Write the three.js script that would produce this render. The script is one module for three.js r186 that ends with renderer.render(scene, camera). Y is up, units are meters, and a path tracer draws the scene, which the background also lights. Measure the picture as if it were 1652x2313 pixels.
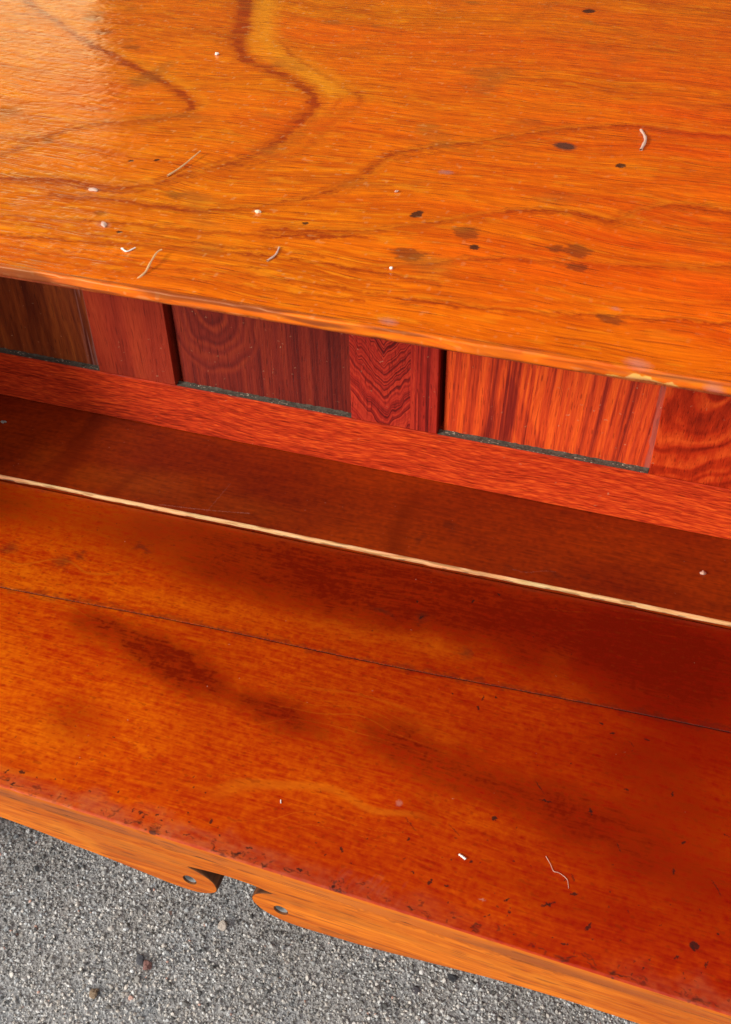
import * as THREE from 'three';
import { mergeGeometries } from 'three/addons/utils/BufferGeometryUtils.js';

// ---------------------------------------------------------------- camera, sky, sun, exposure
const scene = new THREE.Scene();
const camera = new THREE.PerspectiveCamera(52.93, 731 / 1024, 0.02, 60);
camera.position.set(0, 1.03, 0.715);
camera.quaternion.setFromRotationMatrix(new THREE.Matrix4().makeBasis(
  new THREE.Vector3(0.94561, -0.017349, -0.324841),
  new THREE.Vector3(-0.199756, 0.757169, -0.621926),
  new THREE.Vector3(0.256749, 0.652988, 0.712521)));
camera.focus = 0.8; camera.userData.fStop = 30;

const SKY_LEVEL = 0.95, SUN_LEVEL = 2.75;
const sunDir = new THREE.Vector3(-0.8, 0.47, 0.76).normalize();
const renderer = new THREE.WebGLRenderer({ antialias: true });
renderer.setSize(731, 1024);
renderer.toneMapping = THREE.LinearToneMapping;
renderer.toneMappingExposure = 1.36;
renderer.shadowMap.enabled = true;

// ---------------------------------------------------------------- noise
function rng(seed) { let s = seed >>> 0; return () => { s = (s + 0x6D2B79F5) >>> 0; let t = s; t = Math.imul(t ^ (t >>> 15), t | 1); t ^= t + Math.imul(t ^ (t >>> 7), t | 61); return ((t ^ (t >>> 14)) >>> 0) / 4294967296; }; }
const R0 = rng(7), PERM = new Uint8Array(512), VAL = new Float32Array(256);
{ const p = [...Array(256).keys()]; for (let i = 255; i > 0; i--) { const j = Math.floor(R0() * (i + 1)); [p[i], p[j]] = [p[j], p[i]]; } for (let i = 0; i < 512; i++) PERM[i] = p[i & 255]; for (let i = 0; i < 256; i++) VAL[i] = R0() * 2 - 1; }
function N(x, y) {                        // smooth value noise, about -1..1
  const xi = Math.floor(x), yi = Math.floor(y); let u = x - xi, v = y - yi;
  u = u * u * (3 - 2 * u); v = v * v * (3 - 2 * v);
  const X = xi & 255, Y = yi & 255, a = PERM[X] + Y, b = PERM[(X + 1) & 255] + Y;
  const p = VAL[PERM[a & 255]], q = VAL[PERM[b & 255]], r = VAL[PERM[(a + 1) & 255]], s = VAL[PERM[(b + 1) & 255]];
  const t = p + (q - p) * u; return t + ((r + (s - r) * u) - t) * v;
}
function F(x, y, n = 3) { let a = 1, s = 0, w = 0; for (let i = 0; i < n; i++) { s += a * N(x + i * 17.3, y + i * 9.1); w += a; a *= 0.55; x *= 2.03; y *= 2.03; } return s / w; }
const sat = (x) => (x < 0 ? 0 : x > 1 ? 1 : x), ss = (a, b, x) => { x = sat((x - a) / (b - a)); return x * x * (3 - 2 * x); };
const SRGB = new Uint8Array(4097); for (let i = 0; i <= 4096; i++) { const c = i / 4096; SRGB[i] = Math.round(255 * (c <= 0.0031308 ? 12.92 * c : 1.055 * Math.pow(c, 1 / 2.4) - 0.055)); }

// ---------------------------------------------------------------- sky: an even bright overcast, a little brighter overhead
{
  const w = 512, h = 256, d = new Float32Array(w * h * 4);
  for (let j = 0; j < h; j++) for (let i = 0; i < w; i++) {
    const el = ((j + 0.5) / h - 0.5) * Math.PI, az = (i + 0.5) / w * 2 * Math.PI, k = (j * w + i) * 4;
    const cx = Math.cos(az) * Math.cos(el), cz = Math.sin(az) * Math.cos(el), sy = Math.sin(el);
    const c = 0.5 + 0.5 * F(cx / (0.4 + Math.abs(sy)) * 2 + 40, cz / (0.4 + Math.abs(sy)) * 2 + 40, 4);
    const b = SKY_LEVEL * (0.55 + 0.55 * Math.max(0, sy) + 0.14 * (c - 0.5));
    d[k] = b * 0.985; d[k + 1] = b; d[k + 2] = b * 1.03; d[k + 3] = 1;
  }
  const t = new THREE.DataTexture(d, w, h, THREE.RGBAFormat, THREE.FloatType);
  t.mapping = THREE.EquirectangularReflectionMapping; t.magFilter = t.minFilter = THREE.LinearFilter; t.needsUpdate = true;
  scene.background = t; scene.environment = t;
}
const sun = new THREE.DirectionalLight(new THREE.Color(1, 0.95, 0.87), SUN_LEVEL);
sun.position.copy(sunDir).multiplyScalar(4); sun.castShadow = true; sun.shadow.radius = 24;
sun.shadow.mapSize.set(2048, 2048);
Object.assign(sun.shadow.camera, { left: -2, right: 2, top: 2, bottom: -2, near: 0.1, far: 10 });
scene.add(sun, sun.target);

// ---------------------------------------------------------------- naming and building helpers
const taken = {};
function numbered(name) { taken[name] = (taken[name] ?? -1) + 1; return taken[name] ? `${name}_${String(taken[name]).padStart(3, '0')}` : name; }
function tag(o, label, category, group) { Object.assign(o.userData, { label, category }); if (group) o.userData.group = group; return o; }
function part(name, geo, mat, parent, label) { const m = new THREE.Mesh(geo, mat); m.name = name; m.castShadow = m.receiveShadow = true; if (label) m.userData.label = label; parent.add(m); return m; }
function thing(name, geo, mat, label, category, group) { const m = new THREE.Mesh(geo, mat); m.name = numbered(name); m.castShadow = m.receiveShadow = true; tag(m, label, category, group); scene.add(m); return m; }
function structure(name, geo, mat) { const m = new THREE.Mesh(geo, mat); m.name = name; m.castShadow = m.receiveShadow = true; m.userData.kind = 'structure'; scene.add(m); return m; }

// A texture of a piece of surface: metres (x0, z0) to (x0 + w, z0 + h). draw(ctx) paints marks in metres into a mask
// (red: dark grain, green: stain, blue: dirt in dents); colour(x, z, mr, mg, mb, out) returns linear colour and a height.
function boardTexture(x0, z0, w, h, W, seed, draw, warp, colour, second, jag = 0) {
  const H = Math.max(2, Math.round(W * h / w)), masks = [];
  for (const dr of [draw, second]) {
    if (!dr) { masks.push(null); continue; }
    const cv = document.createElement('canvas'); cv.width = W; cv.height = H;
    const c = cv.getContext('2d'); c.fillStyle = '#000'; c.fillRect(0, 0, W, H);
    c.globalCompositeOperation = 'lighter'; c.lineCap = c.lineJoin = 'round';
    c.setTransform(W / w, 0, 0, H / h, -x0 * W / w, -z0 * H / h); dr(c);
    masks.push(c.getImageData(0, 0, W, H).data);
  }
  const col = new Uint8Array(W * H * 4), hgt = new Uint8Array(W * H * 4), o = [0, 0, 0, 0.5], mask = masks[0], mask2 = masks[1], px = W / w;
  for (let j = 0; j < H; j++) for (let i = 0; i < W; i++) {
    const x = x0 + (i + 0.5) / px, z = z0 + (j + 0.5) / px; let r = 0, g = 0, b = 0;
    const k = (j * W + i) * 4;
    if (mask) {
      const wx = warp * (N(x * 160 + seed, z * 160) + 0.6 * N(x * 500, z * 700 + seed) + jag * (N(x * 35, z * 650 + seed) + 0.6 * N(x * 90, z * 1500))), wz = warp * (N(x * 150, z * 190 + 50 + seed) + 0.6 * N(x * 460 + 9, z * 800));
      const a = Math.min(W - 1, Math.max(0, Math.round(i + wx * px))), e = Math.min(H - 1, Math.max(0, Math.round(j + wz * px))), m = (e * W + a) * 4;
      r = mask[m] / 255; g = mask[m + 1] / 255; b = mask[m + 2] / 255;
    }
    let k2 = k; if (mask2) { k2 = (Math.min(H - 1, Math.max(0, Math.round(j + px * 0.0006 * N(x * 1100, z * 1100 + 7)))) * W + Math.min(W - 1, Math.max(0, Math.round(i + px * 0.0006 * N(x * 1100 + 50, z * 1100))))) * 4; b = Math.max(b, mask2[k2 + 2] / 255); }
    o[3] = 0.5; colour(x, z, r, g, b, o, mask2 ? mask2[k2] / 255 : 0, mask2 ? mask2[k2 + 1] / 255 : 0);
    col[k] = SRGB[(sat(o[0]) * 4096) | 0]; col[k + 1] = SRGB[(sat(o[1]) * 4096) | 0]; col[k + 2] = SRGB[(sat(o[2]) * 4096) | 0]; col[k + 3] = 255;
    hgt[k] = hgt[k + 1] = hgt[k + 2] = sat(o[3]) * 255; hgt[k + 3] = 255;
  }
  const make = (data, cs) => { const t = new THREE.DataTexture(data, W, H); t.wrapS = t.wrapT = THREE.MirroredRepeatWrapping; t.magFilter = THREE.LinearFilter; t.minFilter = THREE.LinearMipmapLinearFilter; t.generateMipmaps = true; t.anisotropy = 8; if (cs) t.colorSpace = THREE.SRGBColorSpace; t.needsUpdate = true; return t; };
  return { map: make(col, true), bump: make(hgt, false), frame: [x0, z0, w, h] };
}
function wood(t, rough, spec, bumpScale, extra = {}) {
  return Object.assign(new THREE.MeshPhysicalMaterial({ map: t.map, bumpMap: t.bump, bumpScale, roughness: rough, specularIntensity: spec, ...extra }));
}
// soft strokes: several passes from wide and faint to narrow
function stroke(c, pts, width, rgb, soft = 1) {
  const path = () => { c.beginPath(); c.moveTo(pts[0] / 1000, pts[1] / 1000); for (let i = 2; i < pts.length - 2; i += 2) c.quadraticCurveTo(pts[i] / 1000, pts[i + 1] / 1000, (pts[i] + pts[i + 2]) / 2000, (pts[i + 1] + pts[i + 3]) / 2000); c.lineTo(pts[pts.length - 2] / 1000, pts[pts.length - 1] / 1000); };
  const n = soft ? 5 : 1;
  for (let i = 0; i < n; i++) { c.lineWidth = width / 1000 * (soft ? 1.8 * (n - i) / n : 1); c.strokeStyle = `rgb(${rgb.map((v) => Math.round(v * 255 / n)).join(',')})`; path(); c.stroke(); }
}
function figure(c, pts, width, rgb) {                 // a growth line: a faint broad band holding a few fine lines
  stroke(c, pts, width * 1.15, rgb.map((v) => v * 0.4)); stroke(c, pts, width * 0.36, rgb.map((v) => v * 0.5));
  for (const [d, k] of [[-0.75, 0.3], [0.55, 0.35], [1.3, 0.22]]) stroke(c, pts.map((v, i) => v + d * width * (i % 2 ? 0.8 : 0.55)), width * 0.22, rgb.map((v) => v * k));
  stroke(c, pts.map((v, i) => v + (i % 2 ? -1 : 0.7) * width * 0.9), width * 0.7, [0, 0.3 * Math.min(1, rgb[0]), 0]);      // paler wood beside it
}
function blob(c, x, z, rx, rz, rgb, rot = 0, hard = 0.3) {
  c.save(); c.translate(x / 1000, z / 1000); c.rotate(rot); c.scale(rx / 1000, rz / 1000);
  const g = c.createRadialGradient(0, 0, 0, 0, 0, 1), s = rgb.map((v) => Math.round(v * 255)).join(',');
  g.addColorStop(0, `rgba(${s},1)`); g.addColorStop(hard, `rgba(${s},.9)`); g.addColorStop(1, `rgba(${s},0)`);
  c.fillStyle = g; c.beginPath(); c.arc(0, 0, 1, 0, 7); c.fill(); c.restore();
}
function mix3(o, c, t) { o[0] += (c[0] - o[0]) * t; o[1] += (c[1] - o[1]) * t; o[2] += (c[2] - o[2]) * t; }

// A board swept along x: ring(x) gives its outline [z, y, v] points (closed loop, v runs along the surface for the texture).
function sweep(xs, ring, frame, smooth = 40) {
  const [fx, fz, fw, fh] = frame, rings = xs.map(ring), n = rings[0].length, pos = [], uv = [], idx = [];
  for (let i = 0; i < xs.length; i++) for (let k = 0; k <= n; k++) { const p = rings[i][k % n]; pos.push(xs[i], p[1], p[0]); uv.push((xs[i] - fx) / fw, ((k === n ? rings[i][n - 1][2] + 0.001 : p[2]) - fz) / fh); }
  for (let i = 0; i + 1 < xs.length; i++) for (let k = 0; k < n; k++) { const a = i * (n + 1) + k, b = a + n + 1; idx.push(a, a + 1, b, b, a + 1, b + 1); }
  for (const [i, flip] of [[0, 0], [xs.length - 1, 1]]) {
    const at = pos.length / 3, c = rings[i].reduce((s, p) => [s[0] + p[0] / n, s[1] + p[1] / n], [0, 0]);
    pos.push(xs[i], c[1], c[0]); uv.push((xs[i] - fx) / fw, (c[0] - fz) / fh);
    for (const p of rings[i]) { pos.push(xs[i], p[1], p[0]); uv.push((xs[i] - fx) / fw, (p[0] - fz) / fh); }
    for (let k = 0; k < n; k++) { const a = at + 1 + k, b = at + 1 + (k + 1) % n; flip ? idx.push(at, b, a) : idx.push(at, a, b); }
  }
  const g = new THREE.BufferGeometry();
  g.setAttribute('position', new THREE.Float32BufferAttribute(pos, 3)); g.setAttribute('uv', new THREE.Float32BufferAttribute(uv, 2)); g.setIndex(idx);
  g.computeVertexNormals(); return g;
}
function steps(a, b, d) { const n = Math.ceil((b - a) / d); return Array.from({ length: n + 1 }, (_, i) => a + (b - a) * i / n); }
// Slab outline, back edge at zb, front edge at zf, top y, thickness t, rounded front (top radius ra, bottom radius rb), small round at back
function slab(zb, zf, y, t, ra, rb, rk = 0.001) {
  const p = [], arc = (cz, cy, r, a0, a1, n, v0) => { for (let i = 0; i <= n; i++) { const a = a0 + (a1 - a0) * i / n; p.push([cz + r * Math.sin(a), cy + r * Math.cos(a), v0 + r * (a - a0)]); } };
  arc(zb + rk, y - rk, rk, -Math.PI / 2, 0, 3, zb);
  for (let i = 1; i < 4; i++) { const z = zb + rk + (zf - ra - zb - rk) * i / 4; p.push([z, y, z]); }
  p.push([zf - ra - 0.0006, y, zf - ra - 0.0006]);
  arc(zf - ra, y - ra, ra, 0, Math.PI / 2, 8, zf - ra);
  const v1 = zf - ra + ra * 1.571 + (t - ra - rb);
  if (t - ra - rb > 0.0015) p.push([zf, y - ra - 0.0006, v1 - (t - ra - rb) + 0.0006]), p.push([zf, y - t + rb + 0.0006, v1 - 0.0006]);
  arc(zf - rb, y - t + rb, rb, Math.PI / 2, Math.PI, 6, v1);
  const v2 = v1 + rb * 1.571; p.push([zf - rb - 0.0006, y - t, v2 + 0.0006]); p.push([zb + 0.0006, y - t, v2 + (zf - rb - zb)]); p.push([zb, y - t, v2 + zf - rb - zb + 0.0006]); p.push([zb, y - rk - 0.0006, v2 + zf - zb + t]);
  return p;
}
function box(x0, x1, y0, y1, z0, z1, frame, axis = 'front', r = 0.0012) {     // a piece with rounded arrises on its front; uv in metres
  const s = new THREE.Shape(); s.moveTo(x0 + r, y0 + r); s.lineTo(x1 - r, y0 + r); s.lineTo(x1 - r, y1 - r); s.lineTo(x0 + r, y1 - r);
  const g = new THREE.ExtrudeGeometry(s, { depth: z1 - z0 - 2 * r, bevelThickness: r, bevelSize: r, bevelSegments: 3 }); g.translate(0, 0, z0 + r);
  planarUV(g, frame); return g;
}
function planarUV(g, [fx, fy, fw, fh], s = 1) {         // x,y for faces looking along z; x,z-ish offset for tops; z,y for ends
  const p = g.attributes.position, n = g.attributes.normal, u = new Float32Array(p.count * 2);
  for (let i = 0; i < p.count; i++) {
    const ax = Math.abs(n.getX(i)), ay = Math.abs(n.getY(i)), az = Math.abs(n.getZ(i)); let a = p.getX(i), b = p.getY(i);
    if (ax > az && ax > ay) a += p.getZ(i); else if (ay > az) b += p.getZ(i);
    u[2 * i] = (a - fx) / fw; u[2 * i + 1] = (b - fy) / fh;
  }
  g.setAttribute('uv', new THREE.BufferAttribute(u, 2)); return g;
}

// ---------------------------------------------------------------- the ground: weathered concrete with its stones showing
const groundTex = boardTexture(0, 0, 0.5, 0.5, 1024, 3, null, 0, (x, z, r, g, b, o) => {
  const f = N(x * 420, z * 420), f2 = N(x * 900 + 5, z * 900), m = F(x * 14, z * 14, 3);
  const l = 0.32 + 0.12 * f + 0.12 * f2 + 0.06 * m, warm = 0.012 * N(x * 30 + 4, z * 30);
  o[0] = l + warm; o[1] = l * 0.985; o[2] = l * 0.95 - warm; o[3] = 0.5 + 0.25 * f + 0.25 * f2;
});
for (const t of [groundTex.map, groundTex.bump]) { t.repeat.set(60, 60); }
const groundMat = new THREE.MeshStandardMaterial({ map: groundTex.map, bumpMap: groundTex.bump, bumpScale: 0.0015, roughness: 0.95 });
{ const g = new THREE.BoxGeometry(30, 0.1, 30); g.translate(0, -0.05, 0); structure('ground', g, groundMat); }
{
  const r = rng(11), proto = new THREE.IcosahedronGeometry(1, 1), p = proto.attributes.position, v = new THREE.Vector3();
  for (let i = 0; i < p.count; i++) { v.fromBufferAttribute(p, i); const k = 1 + 0.28 * N(v.x * 1.7 + 3, v.y * 1.7 + v.z * 2.1) + 0.18 * N(v.z * 3 + 9, v.x * 3 - v.y * 2); v.multiplyScalar(k); p.setXYZ(i, v.x, v.y, v.z); }
  proto.computeVertexNormals();
  const n = 100000, im = new THREE.InstancedMesh(proto, new THREE.MeshStandardMaterial({ roughness: 0.85 }), n), m = new THREE.Matrix4(), q = new THREE.Quaternion(), e = new THREE.Euler(), c = new THREE.Color();
  for (let i = 0; i < n; i++) {
    const x = -0.78 + 1.06 * r(), z = 0.02 + 0.56 * r(), s = 0.0005 + 0.0013 * Math.pow(r(), 2.4) + (r() < 0.02 ? 0.0012 : 0);
    e.set(r() * 6.3, r() * 6.3, r() * 6.3); q.setFromEuler(e);
    m.compose(v.set(x, s * (r() * 0.65 - 0.38), z), q, new THREE.Vector3(s * (0.8 + 0.6 * r()), s * (0.6 + 0.4 * r()), s * (0.8 + 0.6 * r())));
    im.setMatrixAt(i, m);
    const patch = F(x * 9 + 3, z * 9, 2); let l = 0.24 + 0.4 * Math.pow(r(), 1.4) + 0.14 * patch; if (r() < 0.14) l = 0.06 + 0.09 * r();
    const w = (r() - 0.4) * 0.12 + 0.05 * N(x * 5 + 7, z * 5);
    c.setRGB(l * (1 + w), l, l * (0.97 - w)); if (r() < 0.008) c.setRGB(l * 1.15, l * 0.7, l * 0.55);
    im.setColorAt(i, c);
  }
  im.name = 'gravel'; im.castShadow = im.receiveShadow = true;
  im.userData = { kind: 'stuff', label: 'small grey stones showing in the worn concrete under the bench' }; scene.add(im);
}
function pebble(x, z, rx, ry, rz, turn, rgb, seed, label) {
  const g = new THREE.IcosahedronGeometry(1, 3), p = g.attributes.position, v = new THREE.Vector3();
  for (let i = 0; i < p.count; i++) { v.fromBufferAttribute(p, i); for (let f = 0; f < 7; f++) { const a = f * 2.4 + seed, e = Math.sin(f * 1.9 + seed), d = v.x * Math.cos(a) * Math.sqrt(1 - e * e) + v.z * Math.sin(a) * Math.sqrt(1 - e * e) + v.y * e, over = d - 0.72; if (over > 0) v.addScaledVector(new THREE.Vector3(Math.cos(a) * Math.sqrt(1 - e * e), e, Math.sin(a) * Math.sqrt(1 - e * e)), -over); } const k = 1 + 0.3 * N(v.x * 1.3 + seed, v.y * 1.3 + v.z * 1.6 + seed) + 0.12 * N(v.z * 4 + seed, v.x * 4 - v.y * 3); p.setXYZ(i, v.x * k * rx, v.y * k * ry, v.z * k * rz); }
  g.computeVertexNormals();
  const m = thing('pebble', g, new THREE.MeshStandardMaterial({ color: new THREE.Color().setRGB(...rgb), roughness: 0.8, bumpMap: groundTex.bump, bumpScale: 0.0004 }), label, 'pebble', 'pebbles in the concrete');
  m.position.set(x, ry * 0.35, z); m.rotation.y = turn;
}
pebble(-0.331, 0.266, 0.006, 0.005, 0.005, 0.4, [0.55, 0.47, 0.4], 2, 'pale angular pebble lying just below the notch of the bench apron');
pebble(-0.386, 0.329, 0.0056, 0.004, 0.0062, 0.9, [0.27, 0.13, 0.11], 5, 'dull red pebble beside a dark grey pebble in the concrete');
pebble(-0.3965, 0.3245, 0.004, 0.003, 0.006, 0.5, [0.09, 0.09, 0.1], 8, 'dark grey pebble touching the dull red pebble');
pebble(-0.089, 0.243, 0.005, 0.0022, 0.0045, 0, [0.05, 0.05, 0.055], 11, 'black round pebble close under the right end of the bench apron');
pebble(-0.121, 0.265, 0.0048, 0.002, 0.0046, 0, [0.1, 0.09, 0.1], 14, 'dark purplish round pebble in the open concrete near the black one');
pebble(-0.423, 0.371, 0.0045, 0.004, 0.0055, 0.3, [0.3, 0.21, 0.13], 17, 'small tan pebble near the lower left of the concrete');

// ---------------------------------------------------------------- wall (unseen, added) behind the bench for the varnish to mirror
{
  // opening shaped so the top board mirrors brightness at its upper left
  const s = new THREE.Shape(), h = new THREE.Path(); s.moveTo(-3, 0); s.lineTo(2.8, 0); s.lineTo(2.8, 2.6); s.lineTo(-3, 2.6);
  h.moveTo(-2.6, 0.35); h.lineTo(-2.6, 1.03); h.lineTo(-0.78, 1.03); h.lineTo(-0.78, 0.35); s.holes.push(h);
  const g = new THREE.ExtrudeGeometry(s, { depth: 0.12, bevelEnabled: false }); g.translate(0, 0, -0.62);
  structure('added_wall', g, new THREE.MeshStandardMaterial({ color: new THREE.Color().setRGB(0.02, 0.011, 0.006), roughness: 0.9 }));
}

{
  const g = new THREE.BoxGeometry(9, 4.5, 0.4); g.translate(-6.5, 2.25, -5.5);  // unseen warm backdrop added so the glare mirrored on the top turns golden
  structure('added_building', g, new THREE.MeshStandardMaterial({ color: new THREE.Color().setRGB(0.92, 0.76, 0.42), roughness: 0.9 }));
}

// ---------------------------------------------------------------- the bench
const bench = new THREE.Group(); bench.name = 'bench'; scene.add(bench);
tag(bench, 'old varnished orange brown wooden bench with a raised top, panelled back and scalloped apron', 'bench');
const XL = -0.80, XR = 0.36, SEAT = 0.43, LID = 0.4255, FRONT = 0.4085;

const endTex = redwood(-0.4, 0, 0.5, 0.8, 512, 61, true, [0.35, 0.06, 0.012], [0.12, 0.012, 0.004], [0.5, 0.12, 0.015], (x, y, t) => N(t * 120, y * 4), 0.4);
// --- the raised top
const topTex = boardTexture(-0.7, -0.34, 0.78, 0.68, 2048, 1, (c) => {
  const D = [1, 0, 0];
  figure(c, [-640, -150, -582, -105, -509, -45, -446, -4, -400, 26, -367, 51, -352, 70, -355, 89, -380, 103, -404, 116, -418, 133, -426, 156, -430, 173, -434, 182, -450, 200], 9, [1.0, 0, 0]);
  figure(c, [-450, -240, -427, -191, -403, -126, -384, -68, -364, -38, -333, -20, -300, 2, -278, 25, -272, 52, -273, 87, -271, 115, -278, 140, -291, 158, -305, 173, -316, 194, -331, 205, -347, 207, -372, 204, -420, 215], 11, [1.1, 0, 0]);
  figure(c, [-455, -240, -428, -185, -402, -120, -384, -72], 22, [0.6, 0, 0]);
  figure(c, [-440, -103, -411, -91, -394, -86], 7, [0.6, 0, 0]);
  figure(c, [-354, -88, -329, -54, -287, -17, -250, 13, -244, 30, -247, 49, -252, 76, -249, 108, -253, 132, -265, 158], 8, [0.4, 0, 0]);
  figure(c, [-262, 20, -257, 50, -262, 90, -259, 120, -268, 145, -285, 170], 5, [0.35, 0, 0]);
  figure(c, [-370, 224, -316, 221, -279, 222, -250, 210, -234, 196, -219, 182, -207, 165, -202, 140, -199, 124, -194, 107, -174, 90, -148, 74, -123, 55, -98, 35, -70, 23, -49, 19, -27, 23, 4, 22, 60, 30], 7, [1.0, 0, 0]);
  figure(c, [-190, 118, -170, 101, -143, 84, -118, 66, -92, 58], 4, [0.5, 0, 0]);
  figure(c, [-230, 232, -175, 218, -159, 207, -137, 194, -122, 178, -99, 166, -75, 160, -61, 165, -49, 168, -44, 154, -30, 138, -9, 134, 12, 137, 60, 140], 6, [1.0, 0, 0]);
  figure(c, [-50, 176, -40, 166, -26, 152, -6, 148, 20, 152], 3.5, [0.4, 0, 0]);
  figure(c, [-162, 257, -130, 242, -109, 230, -86, 225, -63, 220, -29, 216, 17, 201], 5, [0.8, 0, 0]);
  figure(c, [-440, 262, -382, 259, -329, 249, -275, 245, -224, 238, -174, 223], 3.4, [1.0, 0, 0]);
  figure(c, [-440, 283, -369, 279, -328, 275, -265, 265, -202, 259, -120, 262], 3.4, [1.0, 0, 0]);
  figure(c, [-440, 292, -361, 291, -277, 291, -200, 280, -100, 283, 0, 262, 60, 258], 3, [0.9, 0, 0]);
  figure(c, [-450, 270, -380, 268, -320, 262, -250, 256, -190, 250], 2.6, [0.8, 0, 0]); figure(c, [-450, 298, -380, 298, -320, 300, -240, 296, -150, 290], 2.4, [0.8, 0, 0]); figure(c, [-450, 250, -400, 246, -340, 238], 2.6, [0.7, 0, 0]); figure(c, [-330, 286, -270, 281, -200, 272, -140, 270], 2, [0.7, 0, 0]); figure(c, [-440, 232, -390, 228, -345, 226], 2.4, [0.6, 0, 0]);
  figure(c, [-130, 285, -60, 262, 0, 245, 60, 232], 3.5, [0.35, 0, 0]);
  // pale band beside the big figure, reddish and brown stains
  stroke(c, [-425, -240, -410, -195, -381, -119, -360, -74, -330, -48, -296, -19, -269, 8], 17, [0, 0.75, 0]);
  for (const [x, z, a, b] of [[-123, 202, 9, 9], [-145, 236, 10, 7], [-61, 206, 8, 8], [-59, 224, 7, 5], [-72, 207, 5, 6], [-33, 272, 8, 6]]) blob(c, x, z, a, b, [0.0, 0, 0.55], 0.3, 0.7);
  for (const [x, z, a] of [[-330, 239, 6], [-418, 152, 7], [-533, -104, 16], [-505, -70, 12], [-460, -40, 10], [-590, -20, 14], [-630, 10, 14], [-300, 205, 9]]) blob(c, x, z, a, a * 0.7, [0.2, 0, 0.4], 0.4, 0.4);
}, 0.0018, (x, z, mr, mg, mb, o, pale) => {
  const wz = z + 0.012 * N(x * 7, z * 11) + 0.004 * N(x * 25, z * 30);
  const fib = 0.6 * N(x * 45, wz * 900) + 0.6 * N(x * 110 + 7, wz * 1800), broad = N(x * 3.2, wz * 55), streak = N(x * 9, wz * 210), cloud = F(x * 6 + 2, z * 9, 3), mott = F(x * 40 + 5, z * 60, 3);
  const red = sat(0.36 + 0.9 * (x + 0.22) + 0.5 * cloud + 0.25 * broad);
  o[0] = 0.72 - 0.08 * red; o[1] = 0.165 - 0.11 * red; o[2] = 0.0015;
  let k = 1 + 0.3 * fib + 0.16 * broad + 0.2 * streak + 0.16 * cloud + 0.22 * mott; o[0] *= 0.45 + 0.55 * k; o[1] *= k;
  const ray = ss(0.3, 0.7, N(x * 80 + 31, wz * 420)); mix3(o, [0.9, 0.34, 0.012], ray * 0.3 * (1.1 - red));
  mix3(o, [0.9, 0.33, 0.012], mg * 0.65);
  mix3(o, [0.26, 0.016, 0.003], sat(mr * (0.85 + 0.6 * fib + 0.5 * streak + 0.3 * mott)) * 0.8);
  const pore = ss(0.5, 0.75, N(x * 60 + 3, wz * 1400 + 11)); mix3(o, [0.28, 0.035, 0.004], pore * 0.5);
  const grime = ss(0.25, 0.7, F(x * 24 + 60, z * 34, 3)) * ss(0.1, -0.25, x); mix3(o, [0.3, 0.09, 0.012], grime * 0.5);
  mix3(o, [0.045, 0.016, 0.009], sat(mb * 1.15) * 0.9);
  mix3(o, [0.42, 0.24, 0.22], pale * 0.5);
  const fleck = ss(0.68, 0.84, N(x * 330 + 77, z * 330)); mix3(o, [0.8, 0.45, 0.18], fleck * 0.3 * (0.15 + sat(-x * 1.8)));
  if (z > 0.307) {                                                       // worn, handled front edge
    const q = N(x * 30, z * 500), wear = ss(0.1, 0.5, q + 0.5 * N(x * 160, z * 900)) * ss(0.307, 0.3095, z);
    mix3(o, [0.36, 0.09, 0.03], wear * 0.3); mix3(o, [0.16, 0.03, 0.008], ss(0.05, 0.5, N(x * 24 + 50, z * 420)) * ss(0.308, 0.311, z) * 0.75);
    const chip = ss(0.019, 0.016, Math.abs(x + 0.012)) * ss(0, 0.0004, z - 0.3142 + 0.0016 * N(x * 190, 8) + 0.0008 * N(x * 600, z * 900) - 0.0026 * Math.pow(Math.abs(x + 0.012) / 0.018, 2)); mix3(o, [0.7 + 0.1 * fib, 0.36 + 0.14 * fib, 0.09], chip * 0.95);
    mix3(o, [0.7, 0.38, 0.15], ss(0.5, 0.75, N(x * 95, z * 900)) * ss(0.314, 0.317, z) * 0.35);
  }
  o[3] = 0.48 + 0.2 * fib - 0.25 * pore + 0.2 * N(x * 260, z * 260) + 0.14 * mott + 0.2 * F(x * 75, z * 90 + 9, 2) - 0.3 * mb; if (z > 0.309) o[3] = 0.95;
}, (c) => {                                                // sharp dark burn marks and spots, in blue; pale smears in red
  for (const [x, z, a, b] of [[-155, 188, 3.6, 5.6], [-114, 218, 3, 3.4], [-130, -235, 6, 7], [-56, 87, 3.4, 4], [-349, 166, 1.8, 2], [-334, 160, 2, 2], [-211, 217, 2, 2], [-306, 257, 1.8, 1.5]]) blob(c, x, z, a, b, [0, 0, 0.95], 0.2, 0.75);
  blob(c, -94, 66, 9, 7, [0.12, 0, 1], 0.4, 0.6); blob(c, -155, 127, 6, 4, [0.8, 0, 0.15], 0, 0.4);
  for (const [x, z, a] of [[-134, 305, 6], [-16, 307, 8], [18, 315, 6], [-319, 252, 6], [-349, 212, 6], [-33, 261, 3]]) blob(c, x, z, a, a * 0.7, [0.7, 0, 0], 0.3, 0.3);
}, 0.9);
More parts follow.
